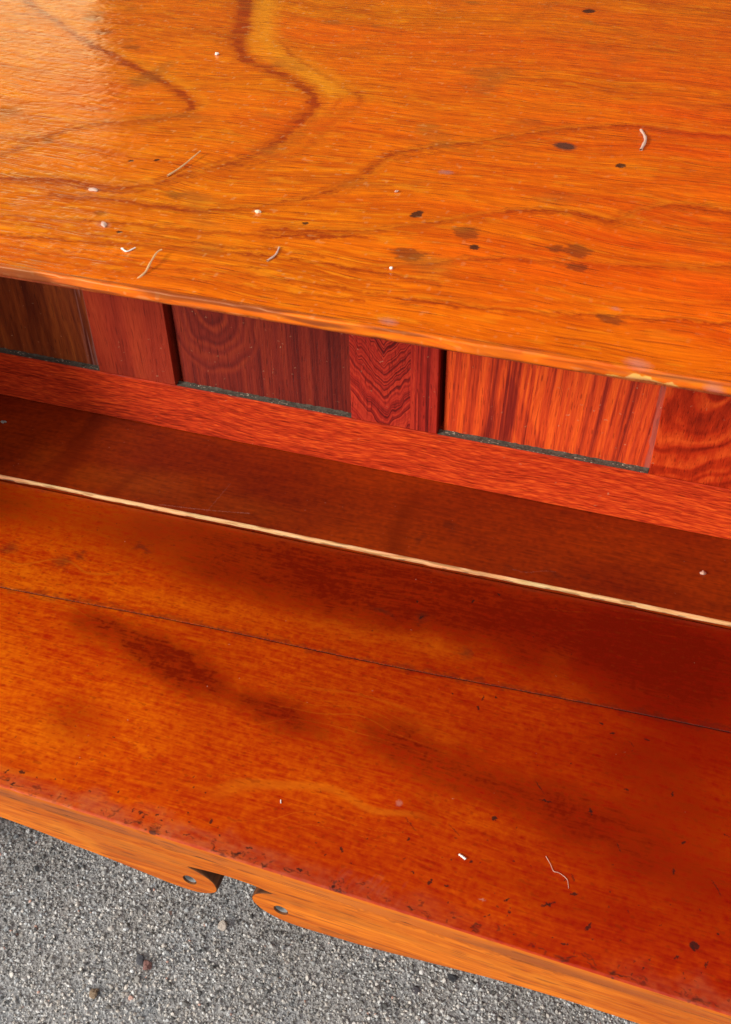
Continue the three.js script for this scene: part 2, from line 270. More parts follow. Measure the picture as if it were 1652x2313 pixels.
{
  const T = 0.0065, rr = 0.0024, slope = 0.639, yc = 0.778 - T + rr, L = Math.hypot(1, slope);
  const nz = -slope / L, ny = 1 / L, yl = yc - rr * ny, zl = 0.715 - (1.03 - yl) / slope, FRONT_TOP = zl + rr * nz + rr;
  const edge = (x) => 0.0005 * N(x * 30, 4) + 0.0005 * N(x * 110, 8) + (Math.abs(x + 0.012) < 0.016 ? -0.0012 * (1 - Math.abs(x + 0.012) / 0.016) : 0) - 0.0009 * ss(0.55, 0.8, N(x * 60, 21));
  part('top_board', sweep(steps(XL - 0.05, XR + 0.05, 0.004), (x) => slab(-0.352, FRONT_TOP + edge(x), 0.778, T, 0.0011, rr), topTex.frame), wood(topTex, 0.44, 0.85, 0.0005, { roughnessMap: topTex.bump, specularColor: new THREE.Color().setRGB(1, 0.8, 0.45) }), bench);
  part('under_board', box(XL - 0.03, XR + 0.03, 0.7625, 0.7714, -0.34, FRONT_TOP - 0.014, endTex.frame), wood(endTex, 0.5, 0.5, 0.0002), bench);
}

// --- seat boards
function apronColour(x, y, mr, mg, o) {
  const wt = y + 0.002 * N(x * 10, y * 30), fib = 0.6 * N(x * 40, wt * 700) + 0.6 * N(x * 110, wt * 1500), st = N(x * 12, wt * 230), cl = F(x * 14, y * 50, 3);
  o[0] = 0.53; o[1] = 0.118; o[2] = 0.007; const k = 1 + 0.34 * fib + 0.3 * st + 0.3 * cl; o[0] *= 0.4 + 0.6 * k; o[1] *= k; o[2] *= k;
  mix3(o, [0.78, 0.27, 0.02], mg * 0.6); mix3(o, [0.2, 0.035, 0.009], sat(mr * (0.8 + 0.9 * fib + 0.5 * st)) * 0.75);
  mix3(o, [0.22, 0.05, 0.012], ss(0.2, 0.7, N(x * 7 + 20, wt * 130) + 0.35 * fib) * 0.5);
  const pore = ss(0.48, 0.75, N(x * 55 + 3, wt * 1000)); mix3(o, [0.14, 0.03, 0.01], pore * 0.55); o[3] = 0.5 + 0.25 * fib - 0.3 * pore;
}
function seatColour(x, z, mr, mg, mb, o, pale, dark) {
  if (z > FRONT - 0.0004) { apronColour(x, z, 0.25 + 0.35 * N(x * 5, 3), 0.1, o); mix3(o, [0.2, 0.05, 0.02], sat(mb) * 0.5); return; }
  const wz = z + 0.006 * N(x * 8, z * 12), fib = 0.6 * N(x * 60, wz * 850) + 0.55 * N(x * 150, wz * 1700), grit = N(x * 700, z * 700) * 0.4 + N(x * 330, z * 380) * 0.6, curl = F(x * 190 + 3 * N(x * 40, z * 40), z * 260 + 5, 3);
  const cloud = F(x * 7 + 11, z * 13, 4), q = z * 1.6 + 0.35 * x + 0.06 * N(x * 5, z * 7) + 0.012 * N(x * 30, z * 40), ring = N(q * 90, 3.3) ;
  const redder = sat(0.42 + 1.7 * (x + 0.2) + 0.7 * cloud);
  o[0] = 0.56 - 0.25 * redder; o[1] = 0.066 - 0.053 * redder; o[2] = 0.0015;
  const k = 1 + 0.26 * fib + 0.22 * grit + 0.18 * curl + 0.22 * cloud; o[0] *= 0.35 + 0.65 * k; o[1] *= Math.max(0.2, k) * k;
  const line = ss(0.06, 0, Math.abs(ring)) * ss(-0.1, 0.5, N(x * 6, z * 9 + 40)); mix3(o, [0.62, 0.15, 0.006], line * 0.45);
  mix3(o, [0.76, 0.155, 0.003], sat(mg * (0.85 + 0.4 * grit + 0.35 * curl + 0.4 * fib)) * 0.75);
  mix3(o, [0.16, 0.006, 0.0012], sat(Math.min(mr, 0.95) * (0.9 + 0.3 * grit + 0.3 * curl + 0.4 * fib + 0.45 * cloud)) * 0.95);
  const pore = ss(0.55, 0.8, N(x * 260 + 3, wz * 800 + 11)); mix3(o, [0.2, 0.018, 0.002], pore * 0.4);
  const grey = ss(0.386, 0.404, z + 0.01 * N(x * 60, z * 90)) * sat(0.55 + 0.6 * N(x * 9, 7) - 1.2 * (x + 0.2)); mix3(o, [0.36, 0.11, 0.05], grey * (0.3 + 0.3 * curl));
  mix3(o, [0.025, 0.012, 0.008], sat(mb) * 0.85); mix3(o, [0.55, 0.33, 0.25], pale * 0.6); mix3(o, [0.02, 0.01, 0.008], dark * 0.9);
  o[3] = 0.6 + 0.12 * fib + 0.12 * grit - 0.5 * Math.max(mb, dark);
}
const zSeam = (x) => 0.2205 - 0.06 * (x + 0.181) + 0.0012 * N(x * 6, 2), zStrip = (x) => 0.1065 - 0.0255 * (x + 0.22) + 0.0004 * N(x * 12, 7);
const seatTex = boardTexture(-0.68, 0.08, 0.82, 0.36, 2048, 4, (c) => {
  // a broad dark band by the strip; dark red varnish that has not worn off
  for (const [x, z, a, b, s, t] of [[-400, 256, 30, 16, 0.6, 0.2], [-350, 262, 42, 16, 0.8, 0.25], [-305, 274, 34, 18, 0.9, 0.3], [-330, 272, 36, 16, 0.5, 0.2], [-222, 290, 38, 14, 0.9, 0.15], [-365, 340, 34, 20, 0.45, 0.3], [-133, 284, 30, 18, 0.8, 0.4], [-85, 298, 40, 17, 0.75, 0.1], [-25, 303, 46, 18, 0.65, 0.1], [10, 310, 50, 24, 0.5, 0.1], [70, 270, 60, 60, 0.45, 0], [70, 330, 60, 40, 0.4, 0], [30, 250, 40, 20, 0.4, 0.1], [20, 165, 60, 50, 0.75, 0], [70, 160, 60, 60, 0.6, 0], [-60, 185, 22, 14, 0.5, 0.3], [-30, 140, 36, 18, 0.5, 0.1], [-20, 370, 60, 14, 0.25, 0], [-100, 330, 20, 30, 0.2, 0], [-230, 130, 340, 44, 1.0, -0.02], [-90, 150, 200, 50, 0.6, -0.03], [-400, 250, 40, 9, 0.5, 0.1], [-260, 283, 50, 10, 0.4, 0.1], [-330, 268, 80, 30, 0.3, 0.15], [-150, 290, 90, 34, 0.4, 0.1], [0, 300, 120, 60, 0.3, 0.1], [-560, 150, 60, 30, 0.45, 0], [-330, 172, 60, 20, 0.35, 0.1], [-230, 165, 60, 28, 0.3, 0]])
    blob(c, x, z, a * 1.3, b * 1.5, [s * 0.95, 0, 0], t, 0.05);
  // pale orange where it has
  for (const [x, z, a, b, s, t] of [[-440, 317, 60, 34, 0.4, 0.1], [-410, 362, 70, 30, 0.4, 0.2], [-480, 300, 60, 50, 0.45, 0], [-366, 360, 50, 24, 0.5, 0.2], [-310, 347, 22, 6, 0.75, 0.2], [-320, 320, 60, 26, 0.4, 0.2], [-460, 235, 50, 10, 0.5, 0], [-490, 222, 70, 18, 0.75, -0.06], [-380, 212, 70, 14, 0.5, -0.06], [-300, 206, 60, 14, 0.4, -0.06], [-210, 195, 50, 16, 0.45, -0.06], [-140, 190, 50, 14, 0.55, 0], [-170, 340, 40, 30, 0.25, 0], [-120, 270, 40, 16, 0.3, 0], [-60, 330, 60, 10, 0.25, 0.15], [-40, 170, 14, 26, 0.2, 0.2], [-30, 200, 26, 14, 0.2, 0]])
    blob(c, x, z, a, b, [0, s, 0], t, 0.3);
  for (const [x, z, a, b] of [[-518, 196, 14, 10], [-466, 197, 13, 9], [-454, 184, 9, 6], [-406, 159, 12, 5], [-153, 164, 8, 10], [-185, 168, 16, 5], [-110, 190, 9, 8]]) blob(c, x, z, a, b, [0, 0, 0.55], 0.2, 0.2);
  stroke(c, steps(-0.6, 0.14, 0.03).flatMap((x) => [x * 1000, zSeam(x) * 1000 - 1.2]), 4.5, [0, 0, 0.4]);
  stroke(c, steps(-0.6, 0.12, 0.03).flatMap((x) => [x * 1000, zStrip(x) * 1000 + 1]), 3, [0, 0, 0.3]);
  // worn dirty arris along the front
  const r = rng(5); for (let i = 0; i < 120; i++) { const x = -420 + 560 * r(); blob(c, x, 405 - 7 * Math.pow(r(), 2), 1 + 4 * r(), 0.5 + 1.2 * r(), [0, 0, 0.6], 0, 0.5); }
}, 0.0035, seatColour, (c) => {
  const r = rng(9), mark = (x, z, l, w, a) => { c.save(); c.translate(x / 1000, z / 1000); c.rotate(a); c.fillStyle = 'rgb(0,235,0)'; c.beginPath(); c.ellipse(0, 0, l / 1000, w / 1000, 0, 0, 7); c.fill(); c.restore(); };
  for (const l of [[-161, 148, -153, 164, -100, 120, -118, 134, -77, 225, -87, 239, 10, 231, 1, 225, 34, 229, -86, 229, 6, 300, -24, 301, -54, 325], [26, 275, 56, 269, 67, 304, 63, 327, -8, 374, -82, 383, -71, 382, -33, 379, -61, 361, 6, 362, 18, 382, 6, 396, 80, 374, 71, 383, 88, 382, -104, 358, -94, 380], [-387, 396, -376, 393, -281, 396, -270, 394, -287, 396, -265, 397, -304, 386, -244, 401, -233, 387, -201, 397, -143, 379, -164, 401, -139, 405, -377, 403, -206, 403]])
    for (let i = 0; i < l.length; i += 2) mark(l[i], l[i + 1], 0.8 + 1.9 * r(), 0.45 + 0.5 * r(), r() * 3.1);
  stroke(c, steps(-0.62, 0.14, 0.01).flatMap((x) => [x * 1000, zSeam(x) * 1000 - 0.3]), 1.3, [0, 0.7, 0], 0);
  mark(6, 300, 3, 0.5, 1.3); mark(-8, 374, 5, 0.45, -0.6); mark(-24, 301, 5, 0.5, -0.1); mark(80, 372, 3, 2.4, 0); mark(-54, 325, 1.7, 1.7, 0); mark(18, 380, 3.4, 0.6, -1);
  for (let i = 0; i < 90; i++) mark(-420 + 540 * r(), 402 - 60 * Math.pow(r(), 1.7), 0.3 + 0.7 * r(), 0.25 + 0.3 * r(), r() * 3.1);
  for (let i = 0; i < 60; i++) mark(-560 + 680 * r(), 120 + 280 * r(), 0.3 + 0.5 * r(), 0.25 + 0.25 * r(), r() * 3.1);
  for (let i = 0; i < 9; i++) mark(-120 + 240 * r(), 225 + 150 * r(), 2 + 5 * r(), 0.25, 0.2 + r());
  for (let i = 0; i < 40; i++) blob(c, -560 + 680 * r(), 120 + 285 * r(), 0.35 + 0.3 * r(), 0.35, [0.9, 0, 0], 0, 0.6);
  blob(c, -118, 334, 3, 3, [0.5, 0, 0], 0, 0.5); blob(c, -48, 384, 3, 1, [0.6, 0, 0], 0, 0.4);
  for (let i = 0; i < 26; i++) blob(c, -140 + 45 * r(), 390 + 14 * r(), 0.6 + 1.5 * r(), 3 + 5 * r(), [0.04, 0, 0], 0.3, 0.3);
});
const seatMat = wood(seatTex, 0.24, 0.3, 0.0001);
part('seat_board', sweep(steps(XL + 0.023, XR - 0.023, 0.006), (x) => slab(zStrip(x) + 0.0016, zSeam(x) - 0.0005, LID - 0.0003, 0.011, 0.0007, 0.0007, 0.0008), seatTex.frame), seatMat, bench, 'dark brown middle board of the seat');
part('seat_board', sweep(steps(XL + 0.023, XR - 0.023, 0.004), (x) => slab(zSeam(x) + 0.0005, FRONT + 0.0002 * N(x * 40, 3) - 0.0004 * ss(0.4, 0.8, N(x * 90, 5)), LID, 0.011, 0.0023 + 0.0004 * N(x * 25, 9), 0.0009, 0.0003), seatTex.frame), seatMat, bench, 'wide orange front board of the seat with a dented edge');
// --- fixed rear board and its bare front edge
const rearTex = boardTexture(-0.7, -0.02, 0.85, 0.15, 1536, 6, (c) => {
  stroke(c, [-535, 10, -530, 67, -526, 110], 14, [0.6, 0, 0]); stroke(c, [-545, 0, -540, 60, -548, 110], 8, [0.5, 0, 0]); stroke(c, [-455, 60, -462, 90, -470, 108], 9, [0.5, 0, 0]);
  stroke(c, [-200, 30, -205, 70, -195, 100], 12, [0.5, 0, 0]);
  for (const [x, z, a, b] of [[-160, 55, 10, 8], [-180, 80, 6, 12], [-60, 86, 14, 6], [-35, 84, 6, 5], [-100, 90, 10, 4]]) blob(c, x, z, a, b, [0, 0, 0.5], 0.3, 0.2);
  for (const [x, z, a, b, s] of [[-440, 85, 60, 30, 0.45], [-500, 90, 30, 24, 0.4], [-350, 90, 70, 24, 0.3], [-560, 80, 24, 24, 0.3]]) blob(c, x, z, a, b, [0, s, 0], 0, 0.3);
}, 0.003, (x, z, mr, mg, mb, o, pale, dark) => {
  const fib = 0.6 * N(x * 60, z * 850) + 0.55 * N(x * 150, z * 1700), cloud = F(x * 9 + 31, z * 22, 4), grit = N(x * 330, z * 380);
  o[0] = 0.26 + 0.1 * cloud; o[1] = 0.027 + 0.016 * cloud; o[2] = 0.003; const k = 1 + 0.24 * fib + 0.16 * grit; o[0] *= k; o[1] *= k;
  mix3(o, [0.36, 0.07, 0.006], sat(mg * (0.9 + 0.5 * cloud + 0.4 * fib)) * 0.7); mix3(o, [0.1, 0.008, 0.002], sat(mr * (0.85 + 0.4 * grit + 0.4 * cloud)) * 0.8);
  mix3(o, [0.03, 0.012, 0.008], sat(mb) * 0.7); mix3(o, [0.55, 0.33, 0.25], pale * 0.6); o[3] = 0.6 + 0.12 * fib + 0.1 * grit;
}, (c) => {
  const r = rng(19); stroke(c, [-419, 108, -381, 103, -334, 94], 0.5, [0.55, 0, 0], 0); stroke(c, [-368, 60, -372, 104], 0.35, [0.3, 0, 0], 0); stroke(c, [-95, 92, -84, 94, -72, 86, -60, 84], 0.4, [0.3, 0, 0], 0);
  for (let i = 0; i < 70; i++) blob(c, -640 + 740 * r(), 5 + 100 * r(), 0.3 + 0.35 * r(), 0.35, [0.8, 0, 0], 0, 0.6);
});
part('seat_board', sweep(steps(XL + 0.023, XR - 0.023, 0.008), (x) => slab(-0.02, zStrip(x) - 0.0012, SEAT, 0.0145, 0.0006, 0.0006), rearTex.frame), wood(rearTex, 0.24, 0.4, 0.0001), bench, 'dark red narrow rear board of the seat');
const bareTex = boardTexture(-0.7, 0, 0.9, 0.02, 2048, 8, null, 0, (x, v, r, g, b, o) => {
  const f = N(x * 120, v * 2500), d = ss(0.25, 0.6, N(x * 160, v * 900 + 8)) * ss(0.0028, 0.0045, v), e = ss(0.1, 0.6, N(x * 14, 3));
  o[0] = 0.72 + 0.14 * f + 0.1 * N(x * 40, v * 300); o[1] = 0.45 + 0.14 * f - 0.12 * e; o[2] = 0.2 + 0.1 * f - 0.06 * e; mix3(o, [0.6, 0.2, 0.05], 0.5 * ss(-0.12, 0.1, x) * (0.5 + 0.5 * N(x * 60, v * 700)));
  mix3(o, [0.1, 0.075, 0.05], d * 0.8); mix3(o, [0.3, 0.13, 0.04], 0.7 * ss(0.2, 0.7, N(x * 70, v * 500 + 40))); o[3] = 0.5 + 0.4 * f - 0.4 * d;
});
part('edge_strip', (() => {
  const g = sweep(steps(XL + 0.023, XR - 0.023, 0.003), (x) => { const z = zStrip(x), h = 0.0037 + 0.0003 * N(x * 50, 5), y = SEAT + 0.0001, n = 0.0003 * N(x * 130, 1) - 0.0006 * ss(0.5, 0.8, N(x * 45, 30)); return [[z - 0.0012, y, 0], [z - 0.0002, y, 0.0004], [z + 0.0008 + n, y - 0.0008, 0.0018], [z + 0.001 + n, y - h + 0.0008, 0.005], [z + 0.0004 + n, y - h, 0.0058], [z - 0.0012, y - h, 0.007]]; }, [-0.7, 0, 0.9, 0.02]);
  return g;
})(), wood(bareTex, 0.6, 0.5, 0.0003), bench, 'pale bare wood edge of the rear seat board');

// --- panelled back
function redwood(x0, y0, w, h, W, seed, vertical, base, dark, light, figure, amount, fibre = 1) {
  const marks = (c) => {
    const r = rng(seed * 31 + 1);
    for (let i = 0; i < (w * h > 0.02 ? 60 : 26); i++) { const x = (x0 + w * r()) * 1000, y = (y0 + h * r()) * 1000, l = (0.4 + 2.6 * r() * r()), a = r() < 0.5 ? 0.1 : 1.5 * r(); c.lineWidth = 0.0003 + 0.0002 * r(); c.strokeStyle = `rgba(255,0,0,${0.35 + 0.5 * r()})`; c.beginPath(); c.moveTo(x / 1000, y / 1000); c.lineTo((x + l * Math.cos(a)) / 1000, (y + l * Math.sin(a)) / 1000); c.stroke(); }
  };
  return boardTexture(x0, y0, w, h, W, seed, null, 0, (x, y, r, g, b, o, pale, dirt) => {
    const a = vertical ? y : x, t = vertical ? x : y;
    const wt = t + 0.003 * N(a * 14 + seed, t * 20), fib = 0.55 * N(a * 60 * fibre + seed, wt * 1100) + 0.55 * N(a * 130 * fibre, wt * 2100 + seed);
    const f = figure(x, y, wt, a); let k = sat(0.5 + amount * f + 0.1 * N(a * 9 + seed, wt * 80));
    o[0] = base[0]; o[1] = base[1]; o[2] = base[2]; if (k < 0.5) mix3(o, dark, (0.5 - k) * 1.9); else mix3(o, light, (k - 0.5) * 1.9);
    const q = 1 + 0.3 * fib; o[0] *= 0.4 + 0.6 * q; o[1] *= q; o[2] *= q;
    const pore = ss(0.5, 0.75, N(a * 75 * fibre + 3 + seed, wt * 1500)); mix3(o, dark.map((v) => v * 0.6), pore * 0.5);
    const dusty = seed === 45 ? ss(-0.0085, -0.0075, x + 0.0008 * N(y * 160, 1)) * (0.75 + 0.3 * N(x * 700, y * 40)) : seed === 41 ? ss(-0.552, -0.536, x) * ss(-0.25, 0.35, N(x * 650, y * 26)) : 0; mix3(o, [0.3, 0.13, 0.11], sat(dusty) * 0.6);
    mix3(o, [0.62, 0.36, 0.2], pale * 0.85);
    o[3] = 0.6 + 0.25 * fib - 0.4 * pore;
  }, marks);
}
const RAIL_TOP = 0.4835, STILES = [[-0.70, -0.53], [-0.53, -0.4475], [-0.2695, -0.189], [-0.0035, 0.079]];
const BACK_TOP = 0.758;
const railTex = redwood(-0.7, 0.42, 0.86, 0.075, 2048, 21, false, [0.5, 0.036, 0.008], [0.16, 0.008, 0.003], [0.85, 0.11, 0.014], (x, y, t) => 0.3 * N(x * 26, t * 520) + 0.85 * N(x * 110, t * 1700) + 0.6 * N(x * 220, t * 2300) + 0.25 * N(x * 3, 5) - 0.25 + 0.9 * sat((x + 0.5) * 1.5), 0.34);  // brightens towards the right: uneven light painted into the rail colour
part('rail', box(XL + 0.023, XR - 0.023, SEAT + 0.0004, RAIL_TOP, -0.028, 0, railTex.frame, 'front', 0.0009), wood(railTex, 0.38, 0.4, 0.0002), bench);
part('back_board', box(XL + 0.023, XR - 0.023, SEAT + 0.002, 0.757, -0.036, -0.0285, endTex.frame), wood(endTex, 0.6, 0.3, 0.0002), bench);
part('rail', box(XL + 0.023, XR - 0.023, 0.70, BACK_TOP, -0.028, 0, railTex.frame, 'front', 0.0009), wood(railTex, 0.38, 0.5, 0.0002), bench);
const st1 = redwood(-0.54, 0.46, 0.1, 0.14, 512, 33, true, [0.28, 0.027, 0.011], [0.13, 0.011, 0.007], [0.38, 0.047, 0.014], (x, y, t) => N(t * 60, y * 5), 0.35);
const st2 = redwood(-0.275, 0.46, 0.1, 0.14, 768, 35, true, [0.36, 0.021, 0.012], [0.1, 0.006, 0.006], [0.5, 0.042, 0.016], (x, y, t) => { const u = (x + 0.238) / 0.022, s = Math.abs(u); return u < 1.1 ? 1.5 * N((y - 0.5 - 0.024 * s + 0.003 * N(x * 260, y * 60)) * 760, 4.2 + x * 14) : 1.3 * N(x * 620 + 1.2 * N(y * 20, x * 60), y * 6) + 0.5 * N(x * 1100, y * 14); }, 0.36, 2);
const st3 = redwood(-0.01, 0.44, 0.1, 0.16, 768, 37, true, [0.44, 0.026, 0.004], [0.2, 0.009, 0.002], [0.66, 0.075, 0.01], (x, y, t) => { const d = Math.hypot((x - 0.02) * 0.85 - 0.3 * (y - 0.53), (y - 0.575) * 0.62); return 1.2 * N(d * 330 + 1.2 * N(x * 70, y * 60), 6.1) + 0.5 * N(x * 300, y * 120); }, 0.4, 3);
const p1 = redwood(-0.72, 0.46, 0.2, 0.14, 1024, 41, true, [0.22, 0.042, 0.008], [0.07, 0.009, 0.004], [0.36, 0.085, 0.014], (x, y, t) => 0.8 * N(t * 260, y * 26) + 0.4 * N(t * 60, y * 8) - 0.3, 0.4, 1.4);
const p2 = redwood(-0.455, 0.46, 0.19, 0.14, 1024, 43, true, [0.19, 0.019, 0.011], [0.065, 0.007, 0.007], [0.29, 0.036, 0.013], (x, y, t) => {
  const dx = x + 0.402, dy = (y - 0.575) * 0.62, d = Math.hypot(dx, dy) + 0.004 * F(x * 40, y * 30, 2), rings = 1.5 * N(d * 300 + 0.6 * N(x * 90, y * 70), 3.3), k = ss(0.044, 0.05, d);
  return (1 - k) * (0.75 * rings + 0.35 - 10 * Math.max(0, 0.012 - Math.abs(d - 0.045))) + k * (0.5 * N(x * 420, y * 5) + 0.5 * N(x * 170, y * 4) + 0.4 * N(x * 1100, y * 24) - 0.1 - 3 * Math.max(0, x + 0.34));
}, 0.42, 1.4);
const p3 = redwood(-0.195, 0.46, 0.2, 0.14, 1024, 45, true, [0.6, 0.055, 0.012], [0.2, 0.014, 0.009], [0.84, 0.115, 0.014], (x, y, t) => {
  const arch = Math.abs(x + 0.122 + 0.1 * (y - 0.48)) / 0.011 + (y - 0.53) / 0.028, a = ss(1.2, 0.7, Math.abs(arch)), lean = x - 0.11 * (y - 0.48) * (0.4 + 3 * sat(x + 0.12));
  return 0.95 * N(lean * 230, y * 2.2) + 0.8 * N(lean * 560 + 8, y * 5) + 0.5 * N(lean * 1300, y * 30) + 0.35 * sat((x + 0.13) * 8) - 0.7 * a - 0.1;
}, 0.36, 1.2);
const p4 = redwood(0.05, 0.46, 0.3, 0.14, 512, 47, true, [0.3, 0.035, 0.012], [0.1, 0.01, 0.006], [0.5, 0.09, 0.016], (x, y, t) => N(t * 200, y * 4), 0.4);
const dustTex = boardTexture(0, 0, 0.1, 0.02, 1024, 51, null, 0, (x, z, r, g, b, o) => { const f = 0.5 * N(x * 900, z * 900) + 0.5 * N(x * 300, z * 500); o[0] = 0.085 + 0.05 * f; o[1] = 0.072 + 0.045 * f; o[2] = 0.052 + 0.035 * f; if (N(x * 500 + 60, z * 700) > 0.72) mix3(o, [0.5, 0.42, 0.3], 0.7); o[3] = 0.5 + 0.4 * f; });
const dustMat = new THREE.MeshStandardMaterial({ map: dustTex.map, bumpMap: dustTex.bump, bumpScale: 0.0006, roughness: 1 });
const REC = 0.0075;
[[XL + 0.11, -0.53, p1, 'brown panel of the back at the left end'], [-0.4475, -0.2695, p2, 'dull purplish panel with oval rings in its grain'], [-0.189, -0.0035, p3, 'bright orange panel with dark vertical stripes'], [0.079, XR - 0.11, p4]].forEach(([a, b, t, label]) => {
  const p = part('panel', box(a + 0.0042, b + 0.006, RAIL_TOP - 0.004, 0.704, -0.02, -REC, t.frame), wood(t, 0.42, 0.5, 0.0002), bench, label);
  // grey dust lying on the ledge of the rail in front of the panel
  const xs = steps(a + 0.0005, b - 0.0005, 0.0015), pos = [], uv = [], idx = [];
  xs.forEach((x, i) => { for (let k = 0; k < 5; k++) { const s = k / 4, n = 0.0005 * (1 + N(x * 260, s * 3 + a * 40)); pos.push(x, RAIL_TOP + 0.0001 + (k === 0 ? 0.0007 + 1.2 * n : k === 1 ? 0.0003 + 0.6 * n : k === 4 ? -0.0001 : 0.0001 + n * 0.3), -REC + 0.0001 + s * (REC - 0.0013)); uv.push(x / 0.1, s * 0.4); } if (i) for (let k = 0; k < 4; k++) { const q = (i - 1) * 5 + k; idx.push(q, q + 1, q + 5, q + 5, q + 1, q + 6); } });
  const g = new THREE.BufferGeometry(); g.setAttribute('position', new THREE.Float32BufferAttribute(pos, 3)); g.setAttribute('uv', new THREE.Float32BufferAttribute(uv, 2)); g.setIndex(idx); g.computeVertexNormals();
  part('dust', g, dustMat, p, 'grey dust in the groove under the panel');
});
[[XL + 0.023, XL + 0.11, st1], [-0.53, -0.4475, st1, 'reddish brown plain stile of the back'], [-0.2695, -0.189, st2, 'dark red stile with zigzag grain'], [-0.0035, 0.079, st3, 'red stile with curved grain'], [XR - 0.11, XR - 0.023, st1]].forEach(([a, b, t, label]) =>
  part('stile', box(a, b, RAIL_TOP + 0.0003, 0.6997, -0.028, -0.0006, t.frame, 'front', 0.0007), wood(t, 0.4, 0.5, 0.0002), bench, label));

// --- bench ends, with the runners that carry the top
for (const x of [XL, XR - 0.022]) {
  const s = new THREE.Shape(); s.moveTo(-0.40, 0); s.lineTo(-0.26, 0); s.quadraticCurveTo(-0.22, 0.09, -0.18, 0.09); s.quadraticCurveTo(-0.14, 0.09, -0.10, 0); s.lineTo(0.04, 0); s.lineTo(0.04, 0.7625); s.lineTo(-0.2, 0.7625); s.quadraticCurveTo(-0.22, 0.60, -0.30, 0.56); s.lineTo(-0.40, 0.54);
  const g = new THREE.ExtrudeGeometry(s, { depth: 0.018, bevelThickness: 0.002, bevelSize: 0.002, bevelSegments: 2 }); g.rotateY(Math.PI / 2); g.translate(x + 0.002, 0, 0); planarUV(g, endTex.frame);
  part('end_panel', g, wood(endTex, 0.4, 0.5, 0.0002), bench);
}

// --- scalloped front apron
const apronTex = boardTexture(-0.45, 0.34, 0.6, 0.1, 2048, 71, (c) => {
  for (const [x, y, a, b, s] of [[-330, 366, 80, 6, 0.4], [-290, 370, 40, 6, 0.4], [-150, 366, 60, 6, 0.5], [-60, 372, 60, 5, 0.4], [-230, 380, 16, 8, 0.3], [-90, 413, 80, 2.5, 0.5], [-10, 412, 60, 2, 0.5], [75, 405, 10, 3, 0.5]]) blob(c, x, y, a, b, [s, 0, 0], 0, 0.3);
  for (const [x, y, a, b, s] of [[-340, 392, 26, 10, 0.5], [-320, 384, 16, 8, 0.5], [-280, 400, 50, 8, 0.3], [-120, 395, 90, 9, 0.45], [0, 396, 60, 8, 0.45]]) blob(c, x, y, a, b, [0, s, 0], 0, 0.3);
}, 0.003, (x, y, mr, mg, mb, o) => apronColour(x, y, mr, mg, o), null, 2);
const cutTex = redwood(-0.45, 0.34, 0.6, 0.1, 1024, 73, false, [0.1, 0.035, 0.014], [0.03, 0.014, 0.009], [0.2, 0.07, 0.025], (x, y, t) => N(x * 90, y * 300), 0.4);
{
  const s = new THREE.Shape(), X = (a) => a, pts = (l) => l.map(([x, y]) => new THREE.Vector2(x, SEAT + y));
  const TOPY = LID - 0.0112;
  s.moveTo(XL + 0.024, TOPY); s.lineTo(XL + 0.024, SEAT - 0.052); s.lineTo(-0.55, SEAT - 0.05);
  s.splineThru(pts([[-0.42, -0.0485], [-0.375, -0.0505], [-0.342, -0.055], [-0.315, -0.0578], [-0.281, -0.0625], [-0.262, -0.0652], [-0.2456, -0.0657], [-0.2362, -0.0638], [-0.2306, -0.061], [-0.2265, -0.0574], [-0.2248, -0.0538], [-0.2249, -0.0499], [-0.2258, -0.046], [-0.2276, -0.0432], [-0.2309, -0.0399], [-0.2363, -0.0366], [-0.2439, -0.0334]]));
  s.splineThru(pts([[-0.2298, -0.0314], [-0.2165, -0.0300], [-0.2066, -0.0302], [-0.1953, -0.0310], [-0.1829, -0.0338]]));
  s.splineThru(pts([[-0.1895, -0.0366], [-0.1955, -0.0410], [-0.1983, -0.0465], [-0.1981, -0.052], [-0.1949, -0.0567], [-0.1909, -0.0605], [-0.1812, -0.0652], [-0.167, -0.0672], [-0.145, -0.0665], [-0.1175, -0.0646], [-0.09, -0.061], [-0.053, -0.0555], [-0.02, -0.0515], [0.02, -0.0495], [0.06, -0.0497]]));
  s.lineTo(0.15, SEAT - 0.05); s.lineTo(XR - 0.024, SEAT - 0.052); s.lineTo(XR - 0.024, TOPY); s.lineTo(XL + 0.024, TOPY);
  for (const [x, y] of [[-0.2453, -0.0512], [-0.1776, -0.0523]]) { const h = new THREE.Path(); h.absarc(x, SEAT + y, 0.0047, 0, Math.PI * 2, true); s.holes.push(h); }
  const D = 0.017, b = 0.0006, g = new THREE.ExtrudeGeometry(s, { depth: D - 2 * b, bevelThickness: b, bevelSize: b, bevelOffset: -b, bevelSegments: 2, curveSegments: 10 });
  g.translate(0, 0, FRONT - 0.0007 - D + b); planarUV(g, apronTex.frame);
  const ap = part('apron', g, [wood(apronTex, 0.45, 0.25, 0.00025), wood(cutTex, 0.85, 0.3, 0.0002)], bench, 'orange brown front apron with a keyhole notch between two drilled scrolls');
  const grey = new THREE.MeshStandardMaterial({ color: new THREE.Color().setRGB(0.3, 0.3, 0.29), roughness: 0.8, side: THREE.DoubleSide, bumpMap: dustTex.bump, bumpScale: 0.0004 });
  for (const [x, y] of [[-0.2453, -0.0512], [-0.1776, -0.0523]]) {
    const c = new THREE.CylinderGeometry(0.0045, 0.0045, D - 0.0026, 28, 1, true); c.rotateX(Math.PI / 2); c.translate(x, SEAT + y, FRONT - 0.0007 - D / 2);
    part('hole_lining', c, grey, ap, 'grey lining of the drilled hole');
  }
}
// crossbar under the seat that carries the boards
part('seat_bearer', box(XL + 0.024, XR - 0.024, 0.36, 0.4140, 0.02, 0.045, endTex.frame), wood(endTex, 0.5, 0.5, 0.0002), bench);

